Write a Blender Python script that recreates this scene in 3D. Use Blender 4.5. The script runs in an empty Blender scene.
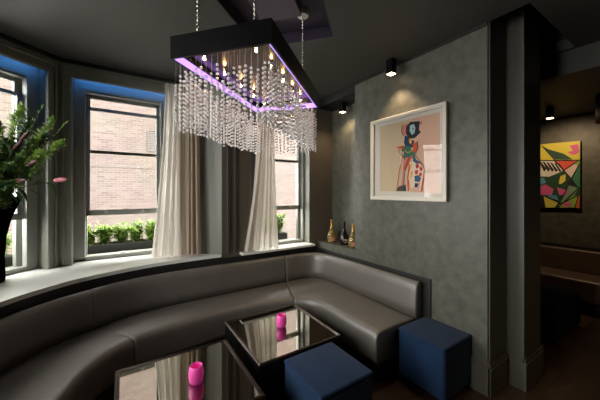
import bpy, bmesh, math, random
from mathutils import Vector, Matrix
from mathutils.geometry import tessellate_polygon
random.seed(7)
SC = bpy.context.scene
COL = SC.collection
PI = math.pi

# ------------------------------------------------------------------ camera, world, exposure
cam_d = bpy.data.cameras.new('camera')
cam_d.sensor_width = 36.0
cam_d.lens = 275.0 / 600.0 * 36.0
cam_d.shift_y = -9.0 / 600.0
cam_d.clip_start = 0.02
cam = bpy.data.objects.new('camera', cam_d)
COL.objects.link(cam)
cam.location = (0, 0, 1.6)
cam.rotation_euler = (math.radians(90), 0, math.radians(-33))
SC.camera = cam

world = bpy.data.worlds.new('overcast_sky')
SC.world = world
world.use_nodes = True
wb = world.node_tree.nodes['Background']
wb.inputs[0].default_value = (1.0, 0.985, 0.95, 1)
wb.inputs[1].default_value = 17.0

SC.view_settings.view_transform = 'Standard'
SC.view_settings.look = 'None'
SC.view_settings.exposure = 0.0
SC.view_settings.gamma = 1.0
SC.view_settings.use_curve_mapping = False
SC.cycles.use_denoising = True
SC.cycles.max_bounces = 10
SC.cycles.diffuse_bounces = 5
SC.cycles.glossy_bounces = 5
SC.cycles.transmission_bounces = 8
SC.cycles.transparent_max_bounces = 16
SC.cycles.sample_clamp_indirect = 6.0
SC.cycles.caustics_refractive = False
SC.cycles.caustics_reflective = False

def portal(loc, rz, sx, sy):
    d = bpy.data.lights.new('window_portal', 'AREA')
    d.shape = 'RECTANGLE'; d.size = sx; d.size_y = sy
    d.cycles.is_portal = True
    o = bpy.data.objects.new('window_portal', d)
    COL.objects.link(o)
    o.location = loc
    o.rotation_euler = (math.radians(-90), 0, rz)

# ------------------------------------------------------------------ materials
def srgb(r, g, b):
    def f(v):
        v /= 255.0
        return v / 12.92 if v <= 0.04045 else ((v + 0.055) / 1.055) ** 2.4
    return (f(r), f(g), f(b), 1.0)

def mat(name, col, rough=0.5, metal=0.0, noise=0.0, nscale=8.0, bump=0.0, bscale=None, col2=None,
        spec=0.5, trans=0.0, emit=None, estr=0.0, sheen=0.0, coat=0.0, ior=1.5, detail=4.0):
    m = bpy.data.materials.new(name); m.use_nodes = True
    nt = m.node_tree; N = nt.nodes; L = nt.links
    p = N['Principled BSDF']
    p.inputs['Base Color'].default_value = col
    p.inputs['Roughness'].default_value = rough
    p.inputs['Metallic'].default_value = metal
    p.inputs['Specular IOR Level'].default_value = spec
    p.inputs['Transmission Weight'].default_value = trans
    p.inputs['IOR'].default_value = ior
    p.inputs['Sheen Weight'].default_value = sheen
    p.inputs['Coat Weight'].default_value = coat
    if emit:
        p.inputs['Emission Color'].default_value = emit
        p.inputs['Emission Strength'].default_value = estr
    if noise or bump or col2:
        tc = N.new('ShaderNodeTexCoord')
        nz = N.new('ShaderNodeTexNoise')
        nz.inputs['Scale'].default_value = nscale
        nz.inputs['Detail'].default_value = detail
        L.new(tc.outputs['Object'], nz.inputs['Vector'])
        if noise or col2:
            mx = N.new('ShaderNodeMixRGB')
            c2 = col2 if col2 else tuple(min(1, c * (1 + noise)) for c in col[:3]) + (1,)
            c1 = col if col2 else tuple(c * (1 - noise) for c in col[:3]) + (1,)
            mx.inputs[1].default_value = c1; mx.inputs[2].default_value = c2
            rp = N.new('ShaderNodeValToRGB')
            rp.color_ramp.elements[0].position = 0.3; rp.color_ramp.elements[1].position = 0.7
            L.new(nz.outputs['Fac'], rp.inputs[0]); L.new(rp.outputs[0], mx.inputs[0])
            L.new(mx.outputs[0], p.inputs['Base Color'])
        if bump:
            nb = nz
            if bscale:
                nb = N.new('ShaderNodeTexNoise'); nb.inputs['Scale'].default_value = bscale
                nb.inputs['Detail'].default_value = 3.0
                L.new(tc.outputs['Object'], nb.inputs['Vector'])
            b = N.new('ShaderNodeBump'); b.inputs['Strength'].default_value = bump
            b.inputs['Distance'].default_value = 0.01
            L.new(nb.outputs['Fac'], b.inputs['Height']); L.new(b.outputs[0], p.inputs['Normal'])
    return m

def brick_mat(name, c1, c2, mortar, scale_w=0.225, scale_h=0.075, axis='XZ'):
    m = bpy.data.materials.new(name); m.use_nodes = True
    nt = m.node_tree; N = nt.nodes; L = nt.links
    p = N['Principled BSDF']; p.inputs['Roughness'].default_value = 0.9
    tc = N.new('ShaderNodeTexCoord'); sx = N.new('ShaderNodeSeparateXYZ'); cx = N.new('ShaderNodeCombineXYZ')
    L.new(tc.outputs['Object'], sx.inputs[0])
    L.new(sx.outputs['X' if axis[0] == 'X' else 'Y'], cx.inputs[0]); L.new(sx.outputs['Z'], cx.inputs[1])
    br = N.new('ShaderNodeTexBrick')
    br.inputs['Color1'].default_value = c1; br.inputs['Color2'].default_value = c2; br.inputs['Mortar'].default_value = mortar
    br.inputs['Scale'].default_value = 1.0; br.inputs['Mortar Size'].default_value = 0.007
    br.inputs['Brick Width'].default_value = scale_w; br.inputs['Row Height'].default_value = scale_h
    L.new(cx.outputs[0], br.inputs['Vector'])
    nz = N.new('ShaderNodeTexNoise'); nz.inputs['Scale'].default_value = 0.8; L.new(cx.outputs[0], nz.inputs['Vector'])
    mx = N.new('ShaderNodeMixRGB'); mx.blend_type = 'MULTIPLY'; mx.inputs[0].default_value = 0.25
    L.new(br.outputs['Color'], mx.inputs[1]); L.new(nz.outputs['Color'], mx.inputs[2])
    L.new(mx.outputs[0], p.inputs['Base Color'])
    return m

def plank_mat(name):
    m = bpy.data.materials.new(name); m.use_nodes = True
    nt = m.node_tree; N = nt.nodes; L = nt.links
    p = N['Principled BSDF']; p.inputs['Roughness'].default_value = 0.38
    tc = N.new('ShaderNodeTexCoord'); br = N.new('ShaderNodeTexBrick')
    br.inputs['Color1'].default_value = srgb(88, 66, 50); br.inputs['Color2'].default_value = srgb(62, 46, 36)
    br.inputs['Mortar'].default_value = srgb(20, 14, 11)
    br.inputs['Scale'].default_value = 1.0; br.inputs['Mortar Size'].default_value = 0.002
    br.inputs['Brick Width'].default_value = 1.1; br.inputs['Row Height'].default_value = 0.11
    L.new(tc.outputs['Object'], br.inputs['Vector'])
    mp = N.new('ShaderNodeMapping'); mp.inputs['Scale'].default_value = (3, 40, 1)
    L.new(tc.outputs['Object'], mp.inputs[0])
    nz = N.new('ShaderNodeTexNoise'); nz.inputs['Scale'].default_value = 1.5; L.new(mp.outputs[0], nz.inputs['Vector'])
    mx = N.new('ShaderNodeMixRGB'); mx.blend_type = 'MULTIPLY'; mx.inputs[0].default_value = 0.6
    L.new(br.outputs['Color'], mx.inputs[1]); L.new(nz.outputs['Color'], mx.inputs[2])
    L.new(mx.outputs[0], p.inputs['Base Color'])
    return m

def pane_mat(name, tint=(1, 1, 1, 1), ior=1.45):
    m = bpy.data.materials.new(name); m.use_nodes = True
    nt = m.node_tree; N = nt.nodes; L = nt.links
    N.remove(N['Principled BSDF'])
    t = N.new('ShaderNodeBsdfTransparent'); t.inputs[0].default_value = tint
    g = N.new('ShaderNodeBsdfGlossy'); g.inputs['Roughness'].default_value = 0.0
    f = N.new('ShaderNodeFresnel'); f.inputs[0].default_value = ior
    mx = N.new('ShaderNodeMixShader')
    L.new(f.outputs[0], mx.inputs[0]); L.new(t.outputs[0], mx.inputs[1]); L.new(g.outputs[0], mx.inputs[2])
    L.new(mx.outputs[0], N['Material Output'].inputs['Surface'])
    return m

def cloth_mat(name, col, trans, alpha=1.0):
    m = bpy.data.materials.new(name); m.use_nodes = True
    nt = m.node_tree; N = nt.nodes; L = nt.links
    N.remove(N['Principled BSDF'])
    d = N.new('ShaderNodeBsdfDiffuse'); d.inputs[0].default_value = col
    t = N.new('ShaderNodeBsdfTranslucent'); t.inputs[0].default_value = col
    mx = N.new('ShaderNodeMixShader'); mx.inputs[0].default_value = trans
    L.new(d.outputs[0], mx.inputs[1]); L.new(t.outputs[0], mx.inputs[2])
    out = mx
    if alpha < 1:
        tr = N.new('ShaderNodeBsdfTransparent'); m2 = N.new('ShaderNodeMixShader'); m2.inputs[0].default_value = alpha
        L.new(tr.outputs[0], m2.inputs[1]); L.new(mx.outputs[0], m2.inputs[2]); out = m2
    L.new(out.outputs[0], N['Material Output'].inputs['Surface'])
    return m

def leaf_mat(name, a, b):
    m = bpy.data.materials.new(name); m.use_nodes = True
    nt = m.node_tree; N = nt.nodes; L = nt.links
    p = N['Principled BSDF']; p.inputs['Roughness'].default_value = 0.45
    tc = N.new('ShaderNodeTexCoord'); nz = N.new('ShaderNodeTexNoise'); nz.inputs['Scale'].default_value = 14
    L.new(tc.outputs['Object'], nz.inputs['Vector'])
    mx = N.new('ShaderNodeMixRGB'); mx.inputs[1].default_value = a; mx.inputs[2].default_value = b
    rp = N.new('ShaderNodeValToRGB'); rp.color_ramp.elements[0].position = .35; rp.color_ramp.elements[1].position = .65
    L.new(nz.outputs['Fac'], rp.inputs[0]); L.new(rp.outputs[0], mx.inputs[0]); L.new(mx.outputs[0], p.inputs['Base Color'])
    t = N.new('ShaderNodeBsdfTranslucent'); L.new(mx.outputs[0], t.inputs[0])
    ms = N.new('ShaderNodeMixShader'); ms.inputs[0].default_value = 0.35
    L.new(p.outputs[0], ms.inputs[1]); L.new(t.outputs[0], ms.inputs[2])
    L.new(ms.outputs[0], N['Material Output'].inputs['Surface'])
    return m

M = {}
M['plaster'] = mat('polished_plaster', srgb(74, 74, 65), 0.5, nscale=12.0, col2=srgb(97, 97, 86), bump=0.2, bscale=22, detail=9)
M['paint'] = mat('grey_green_paint', srgb(138, 139, 128), 0.5)
M['pilaster_paint'] = mat('pilaster_paint', srgb(88, 85, 75), 0.45)
M['dark_paint'] = mat('dark_grey_paint', srgb(66, 66, 62), 0.5)
M['ceiling'] = mat('charcoal_ceiling_paint', srgb(69, 68, 63), 0.6)
M['aubergine'] = mat('aubergine_paint', srgb(46, 37, 54), 0.5)
M['mauve'] = mat('mauve_grey_paint', srgb(80, 70, 82), 0.5)
M['warm_lit_grey'] = mat('warm_lit_grey_paint', srgb(92, 84, 72), 0.5)  # dark grey wall, with the brown of the warm alcove light put into its colour
M['black'] = mat('black_paint', srgb(20, 20, 20), 0.5)
M['gap'] = mat('black_cornice', srgb(12, 12, 12), 0.6)
M['floor'] = plank_mat('dark_oak_planks')
M['sash'] = mat('sash_paint', srgb(160, 162, 154), 0.4)
M['paint_shaded'] = mat('grey_green_paint_shaded', srgb(108, 110, 100), 0.5)  # same grey-green, darkened to hold down the daylight on the right bay wall
M['brick'] = brick_mat('pale_brick', srgb(92, 82, 76), srgb(77, 67, 61), srgb(98, 91, 86))
M['brick_side'] = brick_mat('pale_brick_side', srgb(92, 82, 76), srgb(77, 67, 61), srgb(98, 91, 86), axis='YZ')
M['own_brick'] = mat('outer_masonry', srgb(150, 120, 105), 0.9)
M['concrete'] = mat('street_concrete', srgb(90, 88, 86), 0.9, noise=0.1, nscale=2)
M['pane'] = pane_mat('window_glass', ior=1.3)
M['picture_glass'] = pane_mat('picture_glass', ior=1.22)
M['stone'] = mat('white_stone', srgb(232, 232, 226), 0.3, noise=0.03, nscale=20)
M['leather'] = mat('charcoal_leather', srgb(94, 90, 83), 0.47, noise=0.10, nscale=6, bump=0.10, bscale=150, spec=1.0, ior=1.6)
M['leather_brown'] = mat('brown_leather', srgb(92, 76, 62), 0.42, noise=0.1, nscale=6, bump=0.1, bscale=180)
M['board'] = mat('black_board', srgb(38, 38, 37), 0.4)
M['velvet'] = mat('navy_velvet', srgb(19, 43, 72), 0.9, noise=0.22, nscale=5, sheen=0.08, spec=0.2, bump=0.1, bscale=120, detail=8)
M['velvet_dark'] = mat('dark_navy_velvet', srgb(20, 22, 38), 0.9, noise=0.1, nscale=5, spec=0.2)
M['table_black'] = mat('black_lacquer', srgb(14, 14, 14), 0.25)
M['mirror'] = mat('smoked_mirror', srgb(172, 168, 160), 0.02, metal=1.0)
M['rim'] = mat('dark_brushed_steel', srgb(88, 80, 74), 0.35, metal=1.0)
M['pink_glass_glow'] = mat('pink_frosted_glass_glow', srgb(240, 90, 178), 0.35, trans=0.1, emit=srgb(236, 60, 160), estr=0.12)  # candle glow put into the glass as emission, there is no flame
M['wax'] = mat('candle_wax', srgb(240, 225, 225), 0.6)
M['chrome'] = mat('chrome', srgb(225, 220, 212), 0.08, metal=1.0)
M['canopy'] = mat('satin_chrome', srgb(225, 222, 216), 0.4, metal=0.6)
M['steel_plate'] = mat('polished_steel', srgb(84, 76, 68), 0.22, metal=1.0)
M['gloss_black'] = mat('gloss_black', srgb(8, 7, 9), 0.35, spec=0.2)
M['crystal'] = mat('crystal', (0.97, 0.92, 0.89, 1), 0.12, trans=0.08, ior=1.5)
M['string'] = mat('nylon_string', srgb(130, 118, 118), 0.4)
M['lilac_led'] = mat('lilac_led', srgb(150, 110, 235), 0.4, emit=(0.45, 0.27, 1.0, 1), estr=1.6)
M['blue_led'] = mat('blue_led', srgb(40, 110, 220), 0.4, emit=(0.06, 0.32, 1.0, 1), estr=11.0)
M['bulb'] = mat('halogen_bulb', srgb(255, 220, 170), 0.3, emit=(1.0, 0.52, 0.2, 1), estr=190.0)
M['lens'] = mat('downlight_lens', srgb(255, 230, 190), 0.3, emit=(1.0, 0.68, 0.36, 1), estr=12.0)
M['white_frame'] = mat('white_lacquer', srgb(214, 208, 194), 0.4)
M['mat_board'] = mat('white_mount', srgb(212, 204, 192), 0.8)
M['curtain'] = cloth_mat('curtain_linen', srgb(196, 180, 160), 0.45)
M['sheer'] = cloth_mat('sheer_voile', srgb(244, 238, 228), 0.5, 0.92)
M['leaf_bright'] = leaf_mat('box_leaf', srgb(156, 182, 88), srgb(104, 136, 58))
M['leaf'] = leaf_mat('bouquet_leaf', srgb(116, 142, 74), srgb(60, 88, 42))
M['leaf_lime'] = leaf_mat('lime_leaf', srgb(164, 190, 96), srgb(108, 142, 60))
M['leaf_dark'] = leaf_mat('lily_leaf', srgb(58, 86, 46), srgb(36, 62, 32))
M['bud_pink'] = leaf_mat('lily_bud', srgb(216, 150, 150), srgb(184, 104, 112))
M['bud_dark'] = leaf_mat('lily_bud_closed', srgb(104, 52, 60), srgb(74, 50, 48))
M['white_petal'] = leaf_mat('white_petal', srgb(235, 235, 215), srgb(215, 215, 190))
M['stem'] = mat('stem_green', srgb(70, 92, 48), 0.6)
M['soil'] = mat('soil', srgb(60, 48, 38), 0.95, noise=0.3, nscale=30)
M['planter'] = mat('planter_black', srgb(62, 62, 60), 0.6)
M['vase'] = mat('black_glass', srgb(3, 3, 3), 0.5, spec=0.0)
M['gold'] = mat('gold_foil', srgb(196, 150, 72), 0.35, metal=0.8)
M['bottle_clear'] = mat('pale_gold_glass', srgb(200, 176, 96), 0.08, trans=0.7)
M['bottle_dark'] = mat('dark_bottle_glass', srgb(18, 16, 18), 0.1)
M['foil_dark'] = mat('dark_foil', srgb(46, 26, 30), 0.35, metal=0.6)
M['pink_label'] = mat('pink_paper', srgb(214, 176, 172), 0.7)
M['orange_label'] = mat('copper_paper', srgb(186, 126, 96), 0.6)
M['latch'] = mat('white_enamel', srgb(225, 225, 220), 0.4)
M['louvre'] = mat('grey_louvre', srgb(78, 74, 70), 0.6)
M['gold_lining'] = mat('gold_lining', srgb(200, 130, 50), 0.4, metal=0.5)

# ------------------------------------------------------------------ mesh builder
class MB:
    def __init__(s, origin=(0, 0, 0)):
        s.v = []; s.f = []; s.mi = []; s.o = Vector(origin)
    def add(s, vs, fs, mi=0):
        b = len(s.v)
        s.v += [Vector(v) for v in vs]
        s.f += [tuple(b + i for i in f) for f in fs]
        s.mi += [mi] * len(fs)
    def box(s, x0, x1, y0, y1, z0, z1, mi=0, T=None):
        vs = [(x, y, z) for z in (z0, z1) for y in (y0, y1) for x in (x0, x1)]
        if T is not None: vs = [T @ Vector(v) for v in vs]
        s.add(vs, [(0, 2, 3, 1), (4, 5, 7, 6), (0, 1, 5, 4), (2, 6, 7, 3), (0, 4, 6, 2), (1, 3, 7, 5)], mi)
    def lathe(s, prof, c=(0, 0, 0), seg=24, mi=0, cap=True, T=None):
        vs = []
        for r, z in prof:
            for k in range(seg):
                a = 2 * PI * k / seg
                v = Vector((c[0] + r * math.cos(a), c[1] + r * math.sin(a), c[2] + z))
                vs.append(T @ v if T is not None else v)
        fs = []
        for i in range(len(prof) - 1):
            for k in range(seg):
                k2 = (k + 1) % seg
                fs.append((i * seg + k, i * seg + k2, (i + 1) * seg + k2, (i + 1) * seg + k))
        if cap:
            if prof[0][0] > 1e-5: fs.append(tuple(range(seg - 1, -1, -1)))
            if prof[-1][0] > 1e-5: fs.append(tuple((len(prof) - 1) * seg + k for k in range(seg)))
        s.add(vs, fs, mi)
    def tube(s, pts, r, seg=6, mi=0, r2=None):
        pts = [Vector(p) for p in pts]; n = len(pts); vs = []; fs = []
        for i, p in enumerate(pts):
            t = (pts[min(i + 1, n - 1)] - pts[max(i - 1, 0)])
            if t.length < 1e-9: t = Vector((0, 0, 1))
            t.normalize()
            a = t.orthogonal().normalized() if abs(t.z) < .99 else Vector((1, 0, 0))
            if abs(t.z) < .99: a = t.cross(Vector((0, 0, 1))).normalized()
            b = t.cross(a).normalized()
            rr = r if r2 is None else r + (r2 - r) * i / max(1, n - 1)
            for k in range(seg):
                q = 2 * PI * k / seg
                vs.append(p + a * (rr * math.cos(q)) + b * (rr * math.sin(q)))
        for i in range(n - 1):
            for k in range(seg):
                k2 = (k + 1) % seg
                fs.append((i * seg + k, i * seg + k2, (i + 1) * seg + k2, (i + 1) * seg + k))
        fs.append(tuple(range(seg - 1, -1, -1))); fs.append(tuple((n - 1) * seg + k for k in range(seg)))
        s.add(vs, fs, mi)
    def prism(s, poly, z0, z1, mi=0):
        n = len(poly)
        vs = [(x, y, z0) for x, y in poly] + [(x, y, z1) for x, y in poly]
        tris = tessellate_polygon([[Vector((x, y, 0)) for x, y in poly]])
        fs = []
        for t in tris:
            fs.append(tuple(t)); fs.append(tuple(n + i for i in reversed(t)))
        for i in range(n):
            j = (i + 1) % n; fs.append((i, j, n + j, n + i))
        s.add(vs, fs, mi)
    def loft(s, rings, mi=0, cap=True):
        n = len(rings[0]); vs = [v for r in rings for v in r]; fs = []
        for i in range(len(rings) - 1):
            for k in range(n):
                k2 = (k + 1) % n
                fs.append((i * n + k, i * n + k2, (i + 1) * n + k2, (i + 1) * n + k))
        if cap:
            fs.append(tuple(range(n - 1, -1, -1))); fs.append(tuple((len(rings) - 1) * n + k for k in range(n)))
        s.add(vs, fs, mi)
    def ico(s, c, r, sub=1, mi=0, sc=(1, 1, 1), T=None):
        key = sub
        if key not in ICO:
            bm = bmesh.new(); bmesh.ops.create_icosphere(bm, subdivisions=sub, radius=1.0)
            bm.verts.ensure_lookup_table()
            ICO[key] = ([v.co.copy() for v in bm.verts], [tuple(v.index for v in f.verts) for f in bm.faces]); bm.free()
        vs, fs = ICO[key]; c = Vector(c)
        out = []
        for v in vs:
            w = Vector((v.x * r * sc[0], v.y * r * sc[1], v.z * r * sc[2]))
            if T is not None: w = T @ w
            out.append(c + w)
        s.add(out, fs, mi)
    def build(s, name, mats, parent=None, smooth=False, bevel=0.0, bseg=2, recalc=True, sub=0):
        me = bpy.data.meshes.new(name)
        me.from_pydata([tuple(v - s.o) for v in s.v], [], s.f)
        if not isinstance(mats, (list, tuple)): mats = [mats]
        for m in mats: me.materials.append(m)
        me.polygons.foreach_set('material_index', s.mi)
        if recalc:
            bm = bmesh.new(); bm.from_mesh(me); bmesh.ops.recalc_face_normals(bm, faces=bm.faces); bm.to_mesh(me); bm.free()
        if smooth: me.polygons.foreach_set('use_smooth', [True] * len(me.polygons))
        me.update()
        o = bpy.data.objects.new(name, me); COL.objects.link(o)
        o.location = s.o
        if parent is not None:
            o.parent = parent
        if bevel:
            b = o.modifiers.new('bevel', 'BEVEL'); b.width = bevel; b.segments = bseg; b.limit_method = 'ANGLE'
            b.angle_limit = math.radians(40)
        if sub:
            q = o.modifiers.new('sub', 'SUBSURF'); q.levels = sub; q.render_levels = sub
        return o
ICO = {}

def tag(o, label, cat, group=None, kind=None):
    o['label'] = label; o['category'] = cat
    if group: o['group'] = group
    if kind: o['kind'] = kind
    return o
def thing(name, label, cat, loc=(0, 0, 0), rz=0.0, group=None):
    o = bpy.data.objects.new(name, None); COL.objects.link(o)
    o.empty_display_size = 0.1
    o.location = loc; o.rotation_euler = (0, 0, rz)
    return tag(o, label, cat, group)
def struct(o):
    o['kind'] = 'structure'; return o
def copy_tree(o, parent=None):
    c = o.copy(); COL.objects.link(c)
    if parent is not None: c.parent = parent
    for ch in list(o.children): copy_tree(ch, c)
    return c
def catmull(P, n):
    out = []
    P = [Vector(p) for p in P]
    for i in range(len(P) - 1):
        p0 = P[max(i - 1, 0)]; p1 = P[i]; p2 = P[i + 1]; p3 = P[min(i + 2, len(P) - 1)]
        for k in range(n):
            t = k / n
            out.append(0.5 * ((2 * p1) + (p2 - p0) * t + (2 * p0 - 5 * p1 + 4 * p2 - p3) * t * t + (3 * p1 - p0 - 3 * p2 + p3) * t ** 3))
    out.append(P[-1]); return out
def RZ(loc, rz):
    return Matrix.Translation(Vector(loc)) @ Matrix.Rotation(rz, 4, 'Z')

# ------------------------------------------------------------------ room shell
CZ = 2.92
XW = 2.403
JA = Vector((-0.53, 3.62)); JB = Vector((0.62, 3.62)); JC = Vector((1.0, 3.25))
A1 = math.radians(41.0)
J1 = JA - 1.13 * Vector((math.cos(A1), math.sin(A1)))            # left end of the second bay wall
A0 = math.radians(80.0)
J0 = J1 - 1.13 * Vector((math.cos(A0), math.sin(A0)))
YB = 3.25

b = MB(); b.box(J0.x - .3, 6.2, -3.2, 3.62, -0.12, 0.0); struct(b.build('floor', M['floor']))

# ceiling with a hole for the coffer and one beside the plaster wall
e = Vector((math.cos(math.radians(41.5)), math.sin(math.radians(41.5)))); w = Vector((-e.y, e.x))
def lat(ax, la): return e * ax + w * la
def rect_el(a0, a1, l0, l1): return [lat(a0, l0), lat(a1, l0), lat(a1, l1), lat(a0, l1)]
hole1 = rect_el(1.02, 2.35, 0.35, 1.065)
hole2 = [Vector((XW, 0.74)), Vector((3.48, 0.74)), Vector((3.48, 2.70)), Vector((XW, 2.70))]
def nrm2(a): return Vector((-math.sin(a), math.cos(a)))
outer = [Vector((J0.x - .36, -3.2)), Vector((6.2, -3.2)), Vector((6.2, 3.62)), Vector((1.12, 3.62)), JB + Vector((.14, .35)),
         JA + (nrm2(0) + nrm2(A1)).normalized() * .365, J1 + (nrm2(A1) + nrm2(A0)).normalized() * .365, J0 + nrm2(A0) * .35 + Vector((-.02, 0))]
def plate(mb, loops, z0, z1):
    flat = [p for lp in loops for p in lp]
    tris = tessellate_polygon([[Vector((p.x, p.y, 0)) for p in lp] for lp in loops])
    n = len(flat)
    vs = [(p.x, p.y, z0) for p in flat] + [(p.x, p.y, z1) for p in flat]
    fs = [tuple(t) for t in tris] + [tuple(n + i for i in reversed(t)) for t in tris]
    k = 0
    for lp in loops:
        m_ = len(lp)
        for i in range(m_):
            j = (i + 1) % m_; fs.append((k + i, k + j, n + k + j, n + k + i))
        k += m_
    mb.add(vs, fs)
b = MB(); plate(b, [outer, hole1, hole2], CZ, CZ + 0.10); ceil = struct(b.build('ceiling', M['ceiling'], recalc=True))
foot = [(p.x, p.y) for p in outer]
b = MB(); b.prism(foot, CZ + 0.55, CZ + 0.75); struct(b.build('roof', M['own_brick']))
b = MB(); b.prism(foot, CZ + .75, 11.0); struct(b.build('wall_added_storeys', M['own_brick']))  # unseen storeys, added to keep skylight off the brick opposite
# coffer: lining of the recess and its centre panel
b = MB()
c0 = rect_el(1.0, 2.37, 0.33, 1.085)
b.prism([(p.x, p.y) for p in c0], CZ + 0.1, CZ + 0.13)
lining = rect_el(1.02, 2.35, 0.35, 1.065)
for i in range(4):
    p, q = lining[i], lining[(i + 1) % 4]
    d = (q - p).normalized(); nrm = Vector((-d.y, d.x)) * 0.006
    pts = [p, q, q + nrm, p + nrm]
    b.prism([(t.x, t.y) for t in pts], CZ + 0.002, CZ + 0.1)
struct(b.build('trim_1', M['aubergine']))
b = MB(); b.prism([(p.x, p.y) for p in rect_el(1.38, 2.01, 0.545, 0.86)], CZ + 0.004, CZ + 0.1)
struct(b.build('trim_2', M['mauve']))
# dark shaft over the wall
b = MB()
b.box(XW - .02, 3.50, 0.72, 2.72, CZ + 0.45, CZ + 0.5)
b.box(XW - .02, XW, 0.72, 2.72, CZ + .1, CZ + .45); b.box(3.48, 3.5, 0.72, 2.72, CZ + .1, CZ + .45)
b.box(XW, 3.48, .72, .74, CZ + .1, CZ + .45); b.box(XW, 3.48, 2.70, 2.72, CZ + .1, CZ + .45)
struct(b.build('trim_3', M['gap']))

b = MB(); b.box(3.52, 5.559, -2.99, YB - .001, 2.70, CZ - .001); struct(b.build('trim_14', M['ceiling']))
# plaster wall with the alcove and its ledge
b = MB()
b.box(XW, 3.0, 1.006, 2.462, 0, CZ + 0.44)
b.box(XW, 3.0, 2.462, YB, 0, 0.876)
b.box(2.70, 3.0, 2.462, YB, 0.876, CZ)
struct(b.build('wall_right', M['plaster']))
b = MB(); b.box(XW, 2.70, 2.70, YB, 2.81, CZ - 0.001); b.box(XW, 2.70, 2.462, 2.70, 2.81, CZ + .3); struct(b.build('trim_4', M['gap']))
# pilaster
b = MB(); b.box(2.712, 3.075, 0.872, 1.30, 0, CZ + 0.44); struct(b.build('pilaster', M['pilaster_paint']))
b = MB(); b.box(2.42, 2.712, 0.995, 1.006, 0, CZ + .44); struct(b.build('trim_5', M['pilaster_paint']))
# baseboards with a stepped cap
def baseboard(name, rects):
    b = MB()
    for (x0, x1, y0, y1) in rects:
        b.box(x0, x1, y0, y1, 0, 0.215)
        g = 0.007
        b.box(x0 - g, x1 + g, y0 - g, y1 + g, 0.215, 0.226)
        b.box(x0 + .003, x1 - .003, y0 + .003, y1 - .003, 0.226, 0.248)
        b.box(x0 + .008, x1 - .008, y0 + .008, y1 - .008, 0.248, 0.262)
    return struct(b.build(name, M['pilaster_paint'], bevel=0.003))
baseboard('baseboard_right', [(XW - .02, XW - .0005, 0.98, 1.47), (XW - .02, 2.70, 0.975, 0.9945)])
baseboard('baseboard_pilaster', [(2.692, 3.095, 0.852, 0.8715), (2.693, 2.7115, 0.8725, 0.9735), (3.0755, 3.095, 0.852, 1.3)])

# simple outer walls
b = MB(); b.box(5.56, 5.8, -3.2, 3.6, 0, CZ); struct(b.build('wall_far', M['plaster']))
b = MB(); b.box(-3.2, 6.2, -3.2, -3.0, 0, CZ); struct(b.build('wall_back', M['dark_paint']))
b = MB(); b.box(3.0, 5.8, YB, YB + .3, 0, CZ); struct(b.build('wall_far_side', M['dark_paint']))

# ------------------------------------------------------------------ bay walls and windows
TH = 0.34
def wall_T(P, ang): return RZ((P.x, P.y, 0), ang)
def ring(mb, u0, u1, z0, z1, w_, v0, v1, T, bottom=True, mi=0, wt=None):
    """mitred rectangular frame of member width w_, outer size u0..u1 x z0..z1"""
    o = [(u0, z0), (u1, z0), (u1, z1), (u0, z1)]
    wt = wt or w_
    i = [(u0 + w_, z0 + (w_ if bottom else 0)), (u1 - w_, z0 + (w_ if bottom else 0)), (u1 - w_, z1 - wt), (u0 + w_, z1 - wt)]
    for k in range(4):
        if k == 0 and not bottom: continue
        k2 = (k + 1) % 4
        q = [o[k], o[k2], i[k2], i[k]]
        vs = [T @ Vector((x, v, z)) for v in (v0, v1) for x, z in q]
        mb.add(vs, [(0, 1, 2, 3), (7, 6, 5, 4), (0, 4, 5, 1), (1, 5, 6, 2), (2, 6, 7, 3), (3, 7, 4, 0)], mi)

def bay_wall(name, P, ang, length, op, matl, z_op=(0.70, 2.80), trim=0.0):
    """wall slab with an opening (u0,u1); v runs outward"""
    b = MB(); T = wall_T(P, ang)
    if op is None:
        b.box(0, length, 0, TH, 0, CZ, 0, T)
    else:
        u0, u1 = op
        b.box(0, u0, 0, TH, 0, CZ, 0, T); b.box(u1, length, 0, TH, 0, CZ, 0, T)
        b.box(u0, u1, 0, TH, 0, z_op[0], 0, T); b.box(u0, u1, 0, TH, z_op[1], CZ, 0, T)
    return struct(b.build(name, matl))

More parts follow.
